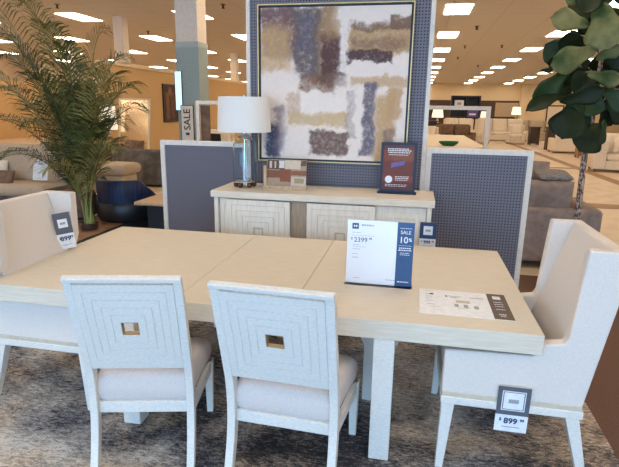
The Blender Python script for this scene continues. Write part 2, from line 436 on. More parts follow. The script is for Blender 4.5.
# ------------------------------------------------------------------ dining chairs
def concentric(mb, x0, x1, z0, z1, hx0, hx1, hz0, hz1, n, yf, depth, groove=.004, step=0.0):
    for k in range(n):
        a = k/n; b = (k+1)/n
        L = lambda p, q, s: p+(q-p)*s
        o = (L(x0, hx0, a), L(x1, hx1, a), L(z0, hz0, a), L(z1, hz1, a)); i = (L(x0, hx0, b), L(x1, hx1, b), L(z0, hz0, b), L(z1, hz1, b))
        g = groove if k < n-1 else 0
        ii = (i[0]-g, i[1]+g, i[2]-g, i[3]+g)
        y = yf - step*k
        mb.ring(o, ii, min(y, y+depth), max(y, y+depth))
def make_dining_chair(first_label):
    t = empty('dining_chair', (0, 0, 0), 0, first_label, 'chair', 'whitewashed chairs on the near side')
    # posts: rear face path, foot -> top
    path = [(-.045, 0), (-.018, .08), (.006, .17), (.020, .26), (.022, .35), (.018, .42), (.006, .50), (-.030, .63), (-.075, .79), (-.118, .93), (-.143, 1.014)]
    for sx in (-1, 1):
        x0, x1 = (-.2625, -.2225) if sx < 0 else (.2225, .2625)
        MB().sweep(path, (x0, x1), [.038, .042, .046, .05, .054, .055, .052, .045, .038, .034, .030]).build('rear_leg', WHITEOAK, t, .004)
    # back panel with nested squares and an open centre, tilted with the posts
    hb = .48; a = math.atan2(.149, .50)
    bm = MB(); X = .2225
    bm.ring((-X, X, 0, hb), (-.040, .040, hb*.5-.036, hb*.5+.036), .0025, .0235)
    concentric(bm, -X, X, .0, hb, -.040, .040, hb*.5-.036, hb*.5+.036, 5, .0, .006, .0022)
    concentric(bm, -X, X, .0, hb, -.040, .040, hb*.5-.036, hb*.5+.036, 5, .020, .006, .0022)
    bk = bm.build('backrest', WHITEOAK, t, .0012, 1, loc=(0, .003, .520), rot=(a, 0, 0))
    MB().ring((-.041, .041, hb*.5-.037, hb*.5+.037), (-.037, .037, hb*.5-.033, hb*.5+.033), .0015, .025).build('centre_liner', BRASS, bk)
    MB().box(-.2625, .2625, -.004, .030, 0, .022).build('top_rail', WHITEOAK, t, .004, loc=(0, -.140, .992), rot=(a, 0, 0))
    # seat rails
    rl = MB(); rl.box(-.2225, .2225, .045, .070, .262, .322)
    rl.box(-.285, .285, .462, .485, .262, .322)
    for s in (-1, 1):
        rl.hexa([(s*.2600, .07, .262), (s*.236, .07, .262), (s*.262, .465, .262), (s*.287, .465, .262)][::(1 if s < 0 else -1)],
                [(s*.2600, .07, .322), (s*.236, .07, .322), (s*.262, .465, .322), (s*.287, .465, .322)][::(1 if s < 0 else -1)])
    rl.build('seat_frame', WHITEOAK, t, .003)
    for s in (-1, 1):
        b0 = [(-.018, -.018, 0), (.018, -.018, 0), (.018, .018, 0), (-.018, .018, 0)]; b1 = [(-.026, -.026, .322), (.026, -.026, .322), (.026, .026, .322), (-.026, .026, .322)]
        MB().hexa(b0, b1, T(s*.268, .466, 0)).build('front_leg', WHITEOAK, t, .003)
    sm = MB(); sm.pillow(1, 1, .17, T(0, 0, 0), 20, 3.2, 10.0)
    sm.v = [(x*(.478+.085*(y+.5)), .045+.445*(y+.5), z) for x, y, z in sm.v]
    sm.build('seat', SEATF, t, smooth=60, loc=(0, 0, .385))
    return t
RUGZ = .006
ch = make_dining_chair('whitewashed dining chair with square cut-out back, right of the near two')
ch.location = (-1.145, -.262, RUGZ); ch.rotation_euler.z = R(-2.5)
ch2 = copy_tree(ch); ch2.location = (-1.822, -.288, RUGZ); ch2.rotation_euler.z = R(14); ch2.scale = (.95, 1, 1); ch.scale = (1.015, 1, 1)
tag(ch2, 'whitewashed dining chair with square cut-out back, left of the near two', 'chair', 'whitewashed chairs on the near side')

# ------------------------------------------------------------------ wing armchairs
def make_armchair(label, side=None, rail=-.212):
    t = empty('host_armchair', (0, 0, 0), 0, label, 'armchair', 'upholstered host chairs at the table ends')
    side = side or [(.42, .405), (.42, .630), (.03, .640), (-.012, .700), (-.094, .712), (-.108, .74), (-.140, 1.147), (-.30, 1.147), (-.315, 1.13), (-.285, .90), (-.205, .405)]
    for s in (-1, 1):
        a, b = (.285, .35) if s > 0 else (-.35, -.285)
        MB().prism(side, a, b, 'x').build('wing_arm', LINEN, t, .010, 3)
    MB().prism([(-.245, 1.146), (-.30, 1.146), (-.314, 1.13), (-.284, .9), (-.204, .405), (-.06, .405), (-.06, .53)], -.286, .286, 'x').build('backrest', LINEN, t, .014, 4)
    MB().box(-.286, .286, -.08, .405, .415, .47).build('seat_deck', LINEN, t, .012, 3)
    MB().pillow(.565, .48, .12, T(0, .165, .50), 18, 3.5, 12).build('seat_cushion', LINEN, t, smooth=60)
    MB().box(-.355, .355, rail+.008, .418, .385, .415).build('piping_rail', TANINK, t, .003)
    MB().box(-.36, .36, rail, .422, .352, .392).build('plinth_rail', WHITEOAK, t, .006)
    for s in (-1, 1):
        for f in (1, -1):
            y0, y1 = ((.385, .405) if f > 0 else (rail+.045, rail-.045))
            w0, w1 = .030, .018
            x0 = s*.325; x1 = s*.345
            b0 = [(x1-w1, y1-w1, 0), (x1+w1, y1-w1, 0), (x1+w1, y1+w1, 0), (x1-w1, y1+w1, 0)]
            b1 = [(x0-w0, y0-w0, .355), (x0+w0, y0-w0, .355), (x0+w0, y0+w0, .355), (x0-w0, y0+w0, .355)]
            MB().hexa(b0, b1).build('leg', WHITEOAK, t, .003)
    return t
ac = make_armchair('cream linen wing armchair with white legs at the right table end')
ac.location = (0.0, .375, RUGZ); ac.rotation_euler.z = R(90)
ac2 = make_armchair('cream linen wing armchair with a price tag at the left table end',
                    [(.42, .405), (.42, .630), (.10, .640), (-.10, .650), (-.162, .672), (-.166, .758), (-.105, .785), (-.082, .86), (-.078, 1.147), (-.30, 1.147), (-.315, 1.13), (-.285, .90), (-.205, .405)], -.195)
ac2.location = (-2.762, .425, RUGZ); ac2.rotation_euler.z = R(-90)

# ------------------------------------------------------------------ sideboard
SX0, SX1, SY0, SY1, SH = -2.268, -.440, 1.719, 2.247, 1.045
cx = (SX0+SX1)/2; cyy = (SY0+SY1)/2
t = empty('sideboard', (cx, cyy, RUGZ), 0, 'whitewashed oak sideboard with sliding nested-square doors behind the table', 'sideboard')
hw = (SX1-SX0)/2; hd = (SY1-SY0)/2; hs = SH-RUGZ
MB().box(-hw, hw, -hd, hd, hs-.055, hs).build('top', SBTOP, t, .004)
bd = MB(); bd.box(-hw+.02, -hw+.055, -hd+.025, hd-.02, .08, hs-.055); bd.box(hw-.055, hw-.02, -hd+.025, hd-.02, .08, hs-.055)
bd.box(-hw+.05, hw-.05, hd-.05, hd-.02, .08, hs-.055); bd.box(-hw+.05, hw-.05, -hd+.09, hd-.05, .08, .12); bd.box(-hw+.05, hw-.05, -hd+.03, -hd+.06, .08, .11)
bd.box(-hw+.05, hw-.05, -hd+.075, -hd+.09, .11, hs-.055)
bd.build('body', SBOAK, t, .003)
for sx in (-1, 1):
    for sy in (-1, 1):
        MB().box(sx*(hw-.06)-.03, sx*(hw-.06)+.03, sy*(hd-.07)-.03, sy*(hd-.07)+.03, 0, .085).build('foot', SBOAK, t, .003)
def sb_panel(x0, x1, y, dep, name, mat, pull=True, n=5):
    x0 -= cx; x1 -= cx; z0, z1 = .115, hs-.07; m = (x0+x1)/2; zc = .70; hx = .042; hzz = .042
    mb = MB(); zc = (z0+z1)/2+.155
    mb.box(x0, x1, y+.006, y+dep, z0, z1)
    concentric(mb, x0, x1, z0+.0, z1, m-hx, m+hx, zc-hzz, zc+hzz, n, y, dep*.45, .004)
    d = mb.build(name, mat, t, .0015, 1)
    if pull: MB().ring((m-hx, m+hx, zc-hzz, zc+hzz), (m-hx+.01, m+hx-.01, zc-hzz+.01, zc+hzz-.01), y-.001, y+dep*.45).build('square_pull', TANINK, d)
    return d
sb_panel(SX0+.06, -1.80, -hd+.058, .02, 'fixed_panel', SBOAK, False, 4)
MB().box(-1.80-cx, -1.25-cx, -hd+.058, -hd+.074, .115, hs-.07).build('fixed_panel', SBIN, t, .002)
sb_panel(-.995, SX1-.06, -hd+.058, .02, 'fixed_panel', SBOAK, False, 5)
sb_panel(-2.135, -1.591, -hd+.022, .028, 'sliding_door', SBOAK)
sb_panel(-1.449, -.895, -hd+.022, .028, 'sliding_door', SBOAK)

# price tag at the sideboard's right end
def small_tag(name, loc, rot, w, h, label, price=None, dark=SLATE, split=.55, lines=('RST',)):
    t = bpy.data.objects.new(name, None); COL.objects.link(t); t.location = loc; t.rotation_euler = rot
    tag(t, label, 'price tag')
    MB().box(-w/2, w/2, 0, .002, -h, 0).build('card', PAPER, t)
    MB().box(-w/2, w/2, -.0012, 0, -h*split, 0).build('dark_band', dark, t)
    s = w*.28
    MB().box(-s, s, -.002, -.0012, -h*split*.5-s, -h*split*.5+s).build('logo_square', PAPER, t)
    MB().box(-s*.55, s*.55, -.0026, -.002, -h*split*.5-s*.25, -h*split*.5+s*.25).build('logo_mark', GREYINK, t)
    if price:
        text_part('price_lettering', [('$', h*.09, -w*.34, -h*split-h*.14, -.0012, 'CENTER', .0006), (price, h*.17, -w*.02, -h*split-h*.19, -.0012, 'CENTER', .0012), ('99', h*.08, w*.33, -h*split-h*.13, -.0012, 'CENTER', .0006)], NAVY, t)
    MB().box(-w*.28, w*.28, -.0012, 0, -h*.90, -h*.885).build('small_print', GREYINK, t)
    return t
small_tag('sideboard_price_tag', (-.478, SY0-.004, SH-.166), (0, 0, 0), .125, .21, 'dark and white price tag hanging on the right end of the sideboard', '999', NAVY, .62)

# ------------------------------------------------------------------ on the sideboard
t = empty('table_lamp', (-2.058, 2.0, SH), 0, 'table lamp with white drum shade and clear glass column base', 'lamp')
MB().lathe([(.0, .0), (.10, .0), (.10, .012), (.085, .02), (0, .02)], 32, T(0, 0, .045)).build('base_disc', CHROME, t, smooth=40)
for k in range(6):
    a = 2*PI*k/6+.3
    MB().lathe([(0, 0), (.016, .004), (.024, .022), (.016, .042), (0, .046)], 14, T(.078*math.cos(a), .078*math.sin(a), 0)).build('ball_foot', DARKBRONZE, t, smooth=60)
MB().lathe([(.0, .066), (.095, .066), (.100, .09), (.100, .37), (.085, .405), (.055, .420), (.052, .414), (.081, .400), (.0955, .368), (.0955, .088), (.093, .071), (0, .071)], 44).build('glass_column', GLASS, t, smooth=50)
MB().lathe([(.008, .066), (.008, .421), (.055, .421), (.060, .434), (.034, .448), (.012, .46), (.012, .56), (0, .56)], 24).build('stem', CHROME, t, smooth=40)
sh = MB(); Rr = .228
sh.lathe([(Rr, .475), (Rr-.012, .762), (Rr-.014, .762), (Rr-.002, .475), (Rr, .475)], 56)
sh.build('lamp_shade', SHADE, t, smooth=30)
sp = MB()
for k in range(3):
    a = 2*PI*k/3; sp.tube([(0, 0, .73), ((Rr-.016)*math.cos(a), (Rr-.016)*math.sin(a), .745)], .003, 6)
sp.tube([(0, 0, .56), (0, 0, .775)], .005, 8); sp.build('shade_spider', CHROME, t)

# book on easel
t = empty('display_easel', (-1.685, 1.95, SH), R(2), 'small blond wood easel ledge standing on the sideboard', 'easel')
MB().box(-.185, .185, -.03, .03, 0, .018).box(-.185, .185, -.03, -.022, .018, .034).build('ledge', TANWOOD, t, .002)
MB().box(-.185, -.16, -.014, .006, .018, .20).build('upright', TANWOOD, t, .002)
MB().hexa([(-.02, .03, 0), (.02, .03, 0), (.02, .12, 0), (-.02, .12, 0)], [(-.02, .045, .20), (.02, .045, .20), (.02, .055, .20), (-.02, .055, .20)]).build('back_strut', TANWOOD, t, .002)
def patchwork(name, base, patches, u0, du, v0, dv, nscale=9, amp=.06, fine=.25):
    # flat coloured patches with ragged edges in the object's own xz plane; v runs downward
    m, nt, b = principled(name, .7)
    tc = nt.nodes.new('ShaderNodeTexCoord'); s = nt.nodes.new('ShaderNodeSeparateXYZ'); nt.links.new(tc.outputs['Object'], s.inputs[0])
    n = nt.nodes.new('ShaderNodeTexNoise'); n.inputs['Scale'].default_value = nscale; n.inputs['Detail'].default_value = 7; n.inputs['Roughness'].default_value = .7
    nt.links.new(tc.outputs['Object'], n.inputs['Vector'])
    sc = nt.nodes.new('ShaderNodeSeparateColor'); nt.links.new(n.outputs['Color'], sc.inputs[0])
    u = math_node(nt, 'MULTIPLY', math_node(nt, 'SUBTRACT', s.outputs[0], u0), 1/du)
    v = math_node(nt, 'MULTIPLY', math_node(nt, 'SUBTRACT', v0, s.outputs[2]), 1/dv)
    u = math_node(nt, 'ADD', u, math_node(nt, 'MULTIPLY', math_node(nt, 'SUBTRACT', sc.outputs[0], .5), amp*2.4))
    v = math_node(nt, 'ADD', v, math_node(nt, 'MULTIPLY', math_node(nt, 'SUBTRACT', sc.outputs[1], .5), amp*2.4))
    n2 = nt.nodes.new('ShaderNodeTexNoise'); n2.inputs['Scale'].default_value = nscale*4; n2.inputs['Detail'].default_value = 6; n2.inputs['Roughness'].default_value = .75
    nt.links.new(tc.outputs['Object'], n2.inputs['Vector'])
    col = mix(nt, n2.outputs['Fac'], tuple(c*.86 for c in base), tuple(min(1, c*1.1) for c in base))
    for (a, c, e, f, rgb, soft, op) in patches:
        def sm(x, lo, hi, rev=False):
            md_, hf_ = (lo+hi)/2, (hi-lo)*.38; lo, hi = md_-hf_, md_+hf_
            k = nt.nodes.new('ShaderNodeMapRange'); k.interpolation_type = 'SMOOTHSTEP'; nt.links.new(x, k.inputs[0])
            k.inputs[1].default_value = lo; k.inputs[2].default_value = hi
            if rev: k.inputs[3].default_value = 1; k.inputs[4].default_value = 0
            return k.outputs[0]
        mk = math_node(nt, 'MULTIPLY', math_node(nt, 'MULTIPLY', sm(u, a-soft, a+soft), sm(u, c-soft, c+soft, True)), math_node(nt, 'MULTIPLY', sm(v, e-soft, e+soft), sm(v, f-soft, f+soft, True)))
        tex = math_node(nt, 'MULTIPLY_ADD', math_node(nt, 'SUBTRACT', n2.outputs['Fac'], .5), fine*6, op)
        tex = math_node(nt, 'MINIMUM', math_node(nt, 'MAXIMUM', tex, 0), 1)
        mk = math_node(nt, 'MULTIPLY', mk, tex)
        cc = mix(nt, n2.outputs['Fac'], tuple(x*(.2 if max(rgb) < .4 else .6 if max(rgb) < .7 else .84) for x in rgb), tuple(min(1, x*(1.35 if max(rgb) < .7 else 1.04)) for x in rgb))
        col = mix(nt, mk, col, cc)
    nt.links.new(col, b.inputs['Base Color'])
    return m
ROOM = patchwork('room_picture', (.42, .28, .18), [
    (0, .45, 0, .35, (.14, .07, .04), .01, 1), (.30, .44, .02, .3, (.70, .66, .62), .01, 1), (.06, .12, .05, .3, (.6, .5, .4), .01, 1), (.18, .22, .05, .3, (.6, .5, .4), .01, 1),
    (.45, .85, 0, .32, (.66, .52, .38), .01, 1), (.85, 1, 0, .2, (.16, .10, .06), .01, 1), (0, .35, .38, .66, (.28, .10, .05), .01, 1), (.33, .62, .34, .8, (.32, .10, .04), .02, 1), (.62, 1, .38, .55, (.34, .13, .06), .02, 1),
    (.05, .3, .68, 1, (.40, .28, .18), .02, 1), (.62, 1, .6, 1, (.62, .50, .40), .02, 1), (.7, .95, .66, .84, (.40, .30, .14), .01, 1)], -.16, .34, .23, .23, 14, .03, .12)
t = empty('picture_book', (-1.685, 1.95, SH+.019), R(2), 'open picture book with a brown room photograph, propped on the easel', 'book')
bkm = MB().box(-.165, .18, -.004, .004, .0, .235).build('cover_picture', ROOM, t, rot=(R(-10), 0, 0))
MB().box(-.163, .178, .004, .012, .003, .231).build('pages', PAPER, t, rot=(R(-10), 0, 0))

# framed notice
t = empty('framed_notice', (-.745, 2.02, SH), R(0), 'navy framed notice with a red-brown picture standing on the sideboard', 'sign')
fr = MB().ring((-.145, .145, 0, .41), (-.125, .125, .022, .388), -.006, .012).build('frame', BLACKNAVY, t, .003, rot=(R(-6), 0, 0), loc=(0, 0, .010))
MB().box(-.16, .16, -.045, .06, 0, .012).build('foot', BLACKNAVY, t, .003)
NOTICE = patchwork('notice_picture', (.24, .07, .045), [(0, 1, 0, .12, (.14, .06, .08), .03, .9), (0, 1, .35, .7, (.20, .06, .05), .05, .8), (.3, 1, .1, .35, (.34, .13, .08), .1, .7), (.0, 1, .82, 1, (.16, .05, .04), .05, .9)], -.125, .25, .388, .366, 20, .03, .1)
MB().box(-.125, .125, .0, .008, .022, .388).build('picture', NOTICE, t, rot=(R(-6), 0, 0), loc=(0, 0, .010))
for z, x0, x1, hh in ((.352, -.09, .085, .008), (.338, -.09, .10, .008), (.322, -.085, .09, .008), (.305, -.08, .08, .005), (.126, -.02, .09, .006), (.112, -.02, .09, .006), (.098, -.02, .08, .005), (.06, -.10, .08, .004), (.048, -.10, .07, .004)):
    x = x0; lt = MB()
    while x < x1:
        wq = random.uniform(.008, .022); lt.box(x, min(x+wq, x1), -.0025, 0, z, z+hh); x += wq+.005
    lt.build('text_line', PAPER, t, rot=(R(-6), 0, 0), loc=(0, 0, .010))
MB().lathe([(0, 0), (.030, 0), (.030, .003), (.012, .003), (.012, .0045), (0, .0045)], 28, T(-.072, 0, .105) @ UP).build('round_seal', PAPER, t, rot=(R(-6), 0, 0), loc=(0, -.001, .010))
MB().prism([(-.06, .20), (.05, .225), (.055, .262), (-.055, .238)], -.003, 0, 'y').build('device_image', flat('violet_ink', (.16, .12, .34)), t, rot=(R(-6), 0, 0), loc=(0, 0, .010))

# ------------------------------------------------------------------ painting
PX0, PX1, PZ0, PZ1 = -2.005, -.685, 1.255, 2.572
pc = (PX0+PX1)/2
t = empty('abstract_painting', (pc, PY-.075, PZ0), 0, 'large abstract painting in cream, tan and brown with thin gold frame', 'painting')
pw = (PX1-PX0)/2; ph = PZ1-PZ0
MB().ring((-pw, pw, 0, ph), (-pw+.011, pw-.011, .011, ph-.011), 0, .05).build('frame', GOLD, t, .002)
MB().box(-pw+.010, pw-.010, .035, .05, .010, ph-.010).build('backing', BLACK, t)
ART = patchwork('abstract_paint', (.90, .74, .62), [
    (.0, .27, .0, .32, (.22, .10, .08), .04, .9), (-.1, .20, .13, .42, (.56, .34, .15), .06, .75), (.0, .24, .0, .06, (.24, .12, .12), .03, .8),
    (.36, .50, .0, .50, (.34, .19, .08), .03, .9), (.23, .40, .0, .46, (.17, .12, .12), .025, .9), (.27, .35, .05, .27, (.14, .12, .17), .03, .7), (.42, .585, .16, .44, (.13, .05, .04), .03, 1), (.44, .57, .0, .2, (.42, .24, .11), .04, .7),
    (.27, .52, .44, .56, (.30, .14, .07), .03, .8), (.40, .58, .42, .50, (.14, .06, .05), .03, .6),
    (.55, 1.1, -.1, .10, (.88, .74, .64), .04, 1), (.60, 1.1, .12, .30, (.50, .30, .13), .025, .95), (.61, 1.1, .10, .15, (.20, .10, .06), .018, .7), (.87, 1.1, .06, .15, (.26, .14, .08), .015, .9), (.62, .98, .20, .27, (.28, .13, .08), .03, .6),
    (.585, .885, .275, .35, (.12, .055, .05), .012, 1), (.60, 1.1, .355, .435, (.90, .76, .66), .02, 1), (.62, 1.1, .44, .50, (.60, .38, .20), .02, .9),
    (.54, .60, .0, .42, (.88, .75, .66), .02, 1), (.0, .27, .42, .50, (.90, .75, .65), .03, .9), (.22, .62, .545, .665, (.93, .79, .68), .02, 1), (.19, .28, .55, .70, (.52, .30, .16), .02, .55),
    (.20, .66, .68, .77, (.62, .42, .20), .025, .85), (.35, .62, .80, .97, (.22, .12, .09), .02, .95), (.03, .13, .76, 1.0, (.05, .06, .12), .03, 1), (.10, .17, .64, .95, (.20, .14, .17), .03, .6),
    (.71, .80, .48, .97, (.17, .14, .18), .02, .9), (.80, .93, .56, 1.1, (.58, .35, .16), .03, .95), (.87, .97, .50, .72, (.56, .33, .15), .02, .9), (.865, .93, .78, .95, (.26, .14, .12), .02, .6), (.62, .70, .5, 1.1, (.90, .76, .66), .02, .9), (.60, .66, .52, .85, (.34, .26, .26), .015, .45)],
    -pw+.028, 2*pw-.056, ph-.028, ph-.056, 7, .06, .30)
MB().box(-pw+.028, pw-.028, .012, .04, .028, ph-.028).build('canvas', ART, t)

# ------------------------------------------------------------------ on the table
t = empty('acrylic_price_sign', (-.774, .50, TH), R(0), 'white and navy sale sign in a clear acrylic stand on the table', 'sign')
RX = R(-4)
SG = noisy('glossy_sign_paper', (.80, .80, .84), (.86, .86, .88), 3, rough=.25, detail=1)
MB().box(-.184, .184, -.002, .002, .004, .364).build('sheet', SG, t, rot=(RX, 0, 0))
MB().box(.092, .184, -.0032, -.002, .004, .364).build('sale_band', flat('sale_blue', (.025, .075, .19), .4), t, rot=(RX, 0, 0))
for o in (text_part('sale_lettering', [('SALE', .0275, .138, .300, -.0036, 'CENTER', .0), ('10', .050, .128, .250, -.0036, 'CENTER', .0004), ('%', .026, .164, .260, -.0036, 'CENTER', .0006)], PAPER, t),
          text_part('price_lettering', [('$', .019, -.158, .252, -.0024, 'CENTER', .0), ('2399', .038, -.108, .240, -.0024, 'CENTER', .0), ('99', .016, -.054, .256, -.0024, 'CENTER', .0004)], NAVY, t)):
    o.rotation_euler = (RX, 0, 0)
lg = MB().box(-.158, -.122, -.0032, -.002, .314, .346).build('logo_square', NAVY, t, rot=(RX, 0, 0))
MB().box(-.150, -.143, -.0040, -.0032, .324, .336).box(-.139, -.130, -.0040, -.0032, .324, .336).build('logo_mark', PAPER, t, rot=(RX, 0, 0))
for lines, mat, y0, y1 in ((((.332, -.105, -.04, .009), (.292, -.158, -.11, .003), (.276, -.158, -.03, .002), (.222, -.150, -.11, .003), (.212, -.150, -.075, .002), (.198, -.150, -.11, .003), (.170, -.150, -.12, .003), (.150, -.150, -.118, .004), (.032, -.14, -.105, .003), (.032, .04, .09, .004)), GREYINK, -.0028, -.002), (((.330, .106, .170, .003), (.234, .102, .174, .002), (.218, .106, .170, .006), (.206, .102, .174, .006), (.192, .112, .164, .003), (.182, .112, .164, .003), (.026, .106, .168, .006)), PAPER, -.0040, -.0032)):
    for z, x0, x1, hh in lines:
        x = x0; sp = MB()
        while x < x1:
            wq = random.uniform(.005, .014); sp.box(x, min(x+wq, x1), y0, y1, z, z+hh); x += wq+.003
        sp.build('text_line', mat, t, rot=(RX, 0, 0))
MB().box(-.187, .187, -.03, .06, 0, .003).build('acrylic_foot', CLEAR, t)

t = empty('information_card', (-.325, .317, TH), R(0), 'flat white information card with a brown end lying on the table', 'card')
MB().box(-.22, .225, -.176, .176, 0, .0025).build('card', PAPER, t, .0005, 1)
MB().box(.132, .225, -.176, .176, .0025, .0032).build('brown_end', BROWNINK, t)
def flatlines(items, mat, z0=.0025, z1=.0031):
    for x0, x1, y, hh in items:
        x = x0; mb = MB()
        while x < x1:
            wq = random.uniform(.004, .012); mb.box(x, min(x+wq, x1), y, y+hh, z0, z1); x += wq+.003
        mb.build('text_line', mat, t)
flatlines([(-.20, -.14, .15, .004), (-.185, -.16, .10, .006), (-.185, -.15, .06, .006), (-.185, -.155, .03, .006), (-.185, -.15, .0, .006), (-.18, -.14, -.05, .006), (-.15, -.12, -.08, .006),
               (-.08, .0, .09, .006), (-.06, -.02, .07, .014), (.04, .11, .08, .012), (-.03, .03, -.075, .004)], GREYINK)
for q in ((-.086, -.074, .07, .1), (-.045, -.025, -.06, -.02), (.0, .022, -.065, -.02), (.05, .072, -.07, -.03)): MB().box(*q, .0025, .0031).build('drawing', GREYINK, t)
MB().box(-.165, -.145, .095, .115, .0025, .0031).build('dark_block', BLACK, t)
MB().box(-.035, .035, .0, .035, .0025, .0031).build('tan_heading', TANINK, t)
MB().box(.158, .198, .095, .14, .0032, .0038).build('logo_square', PAPER, t)
flatlines([(.155, .20, .05, .006), (.155, .20, .02, .006), (.155, .20, -.01, .006), (.155, .20, -.05, .006), (.16, .195, -.12, .012), (.165, .19, -.14, .006)], PAPER, .0032, .0038)

# tags on the armchairs
tg = small_tag('armchair_price_tag', (-.095, .005, .492), (R(3), R(0), 0), .145, .24, 'price tag reading 899 hanging on the right armchair', '899', SLATE, .62)
for o in list(tg.children):
    if o.name.startswith('logo_square'):
        o.data = MB().ring((-.052, .052, -.125, -.022), (-.048, .048, -.121, -.026), -.0022, -.0012).box(-.044, .044, -.0022, -.0012, -.117, -.030).build('q', PAPER).data
for o in [x for x in bpy.data.objects if x.name.startswith('q') and x.parent is None and x.type == 'MESH']: bpy.data.objects.remove(o)
small_tag('armchair_price_tag', at(60, 213, .655), (R(3), R(-7), R(38)), .105, .25, 'grey and white price tag hanging inside the left armchair', '899', SLATE, .58)

# ------------------------------------------------------------------ palm
def palm():
    base = gp(90, 229, 0.008)
    t = empty('potted_palm', base, 0, 'tall green areca palm standing behind the left armchair', 'plant')
    rnd = random.Random(11)
    MB().lathe([(.0, 0), (.10, 0), (.115, .02), (.12, .10), (.11, .10), (.105, .09), (0, .09)], 24).build('low_pot', DARKWOOD, t, smooth=40)
    MB().lathe([(0, .08), (.106, .09), (0, .095)], 20).build('soil', SOIL, t)
    # aims in picture pixels turned into points near the palm's depth: (tip x, tip y, depth shift, rise)
    D = base.y
    tips = [(-35, 20, -.5), (-50, 75, -.4), (-25, 125, -.5), (0, 160, -.5), (18, 5, .1), (42, 28, .5), (62, 50, -.2), (22, 110, .5), (106, 34, .2), (128, 62, .2), (140, 92, .0), (145, 112, .4), (118, 150, -.3),
            (45, 172, -.5), (70, 90, .7), (-15, 95, .5), (92, 70, .6), (100, 130, -.4), (28, 80, -.6), (122, 80, -.4), (-40, 0, .4), (-8, 60, .2), (48, 100, .1), (85, 95, .1),
            (55, 150, .5), (20, 128, -.2), (125, 128, .1), (-10, 40, -.3), (105, 105, .5)]
    for k, (x, y, dy) in enumerate(tips):
        a = 2*PI*k/len(tips); root = Vector((.055*math.cos(a), .055*math.sin(a), .08))
        tip = at(x, y, D+dy)-base
        hgt = max(tip.z, .65)
        # crown point: stems go up steeply and then arch over
        top = Vector((tip.x*.50, tip.y*.5, hgt+.20+.16*abs(tip.x)))
        low = Vector((tip.x*.06, tip.y*.06, min(1.0, hgt*.45)))
        P = []
        N = 30
        for i in range(N+1):
            s = i/N
            P.append(root*(1-s)**3 + low*3*s*(1-s)**2*1.0 + top*3*s*s*(1-s) + tip*s**3)
        fr = MB(); fr.tube(P[8:], [.009*(1-.7*i/(N-8))+.001 for i in range(N-7)], 5)
        side0 = (tip-root).cross(Vector((0, 0, 1))).normalized()
        for i in range(10, N+1):
            for hh in (0, .5):
                if i == N and hh: continue
                c = P[i].lerp(P[min(i+1, N)], hh)
                tg_ = (P[min(i+1, N)]-P[i-1]).normalized()
                sd = tg_.cross(Vector((0, 0, 1))); sd = sd.normalized() if sd.length > .2 else side0
                up = sd.cross(tg_).normalized(); s = (i+hh-10)/(N-10)
                ln = (.46*math.sin(PI*min(1, .22+.80*s))**.7)*rnd.uniform(.85, 1.1)+.05
                for q in (-1, 1):
                    d = (sd*q*.8+tg_*(.55+.5*s)+up*.28+Vector((rnd.uniform(-.1, .1), rnd.uniform(-.1, .1), rnd.uniform(-.08, .08)))).normalized()
                    wv = d.cross(up).normalized()*.0098
                    a1 = c+d*ln*.45; b1 = c+d*ln*.8+Vector((0, 0, -.17*ln)); e1 = c+d*ln+Vector((0, 0, -.42*ln))
                    fold = up*.004
                    fr.add([c-wv*.4, c+wv*.4, a1+wv, a1-wv, b1+wv*.75, b1-wv*.75, e1], [(0, 1, 2, 3), (3, 2, 4, 5), (5, 4, 6)])
        fr.build('frond', FROND2 if k % 3 == 1 or k in (8, 9, 12, 20) else FROND, t)
        st = MB(); st.tube(P[:10], [.017-.0008*i for i in range(10)], 7); st.build('stem', STEMBASE if k % 3 == 0 else STEM, t, smooth=60)
    return t
palm()

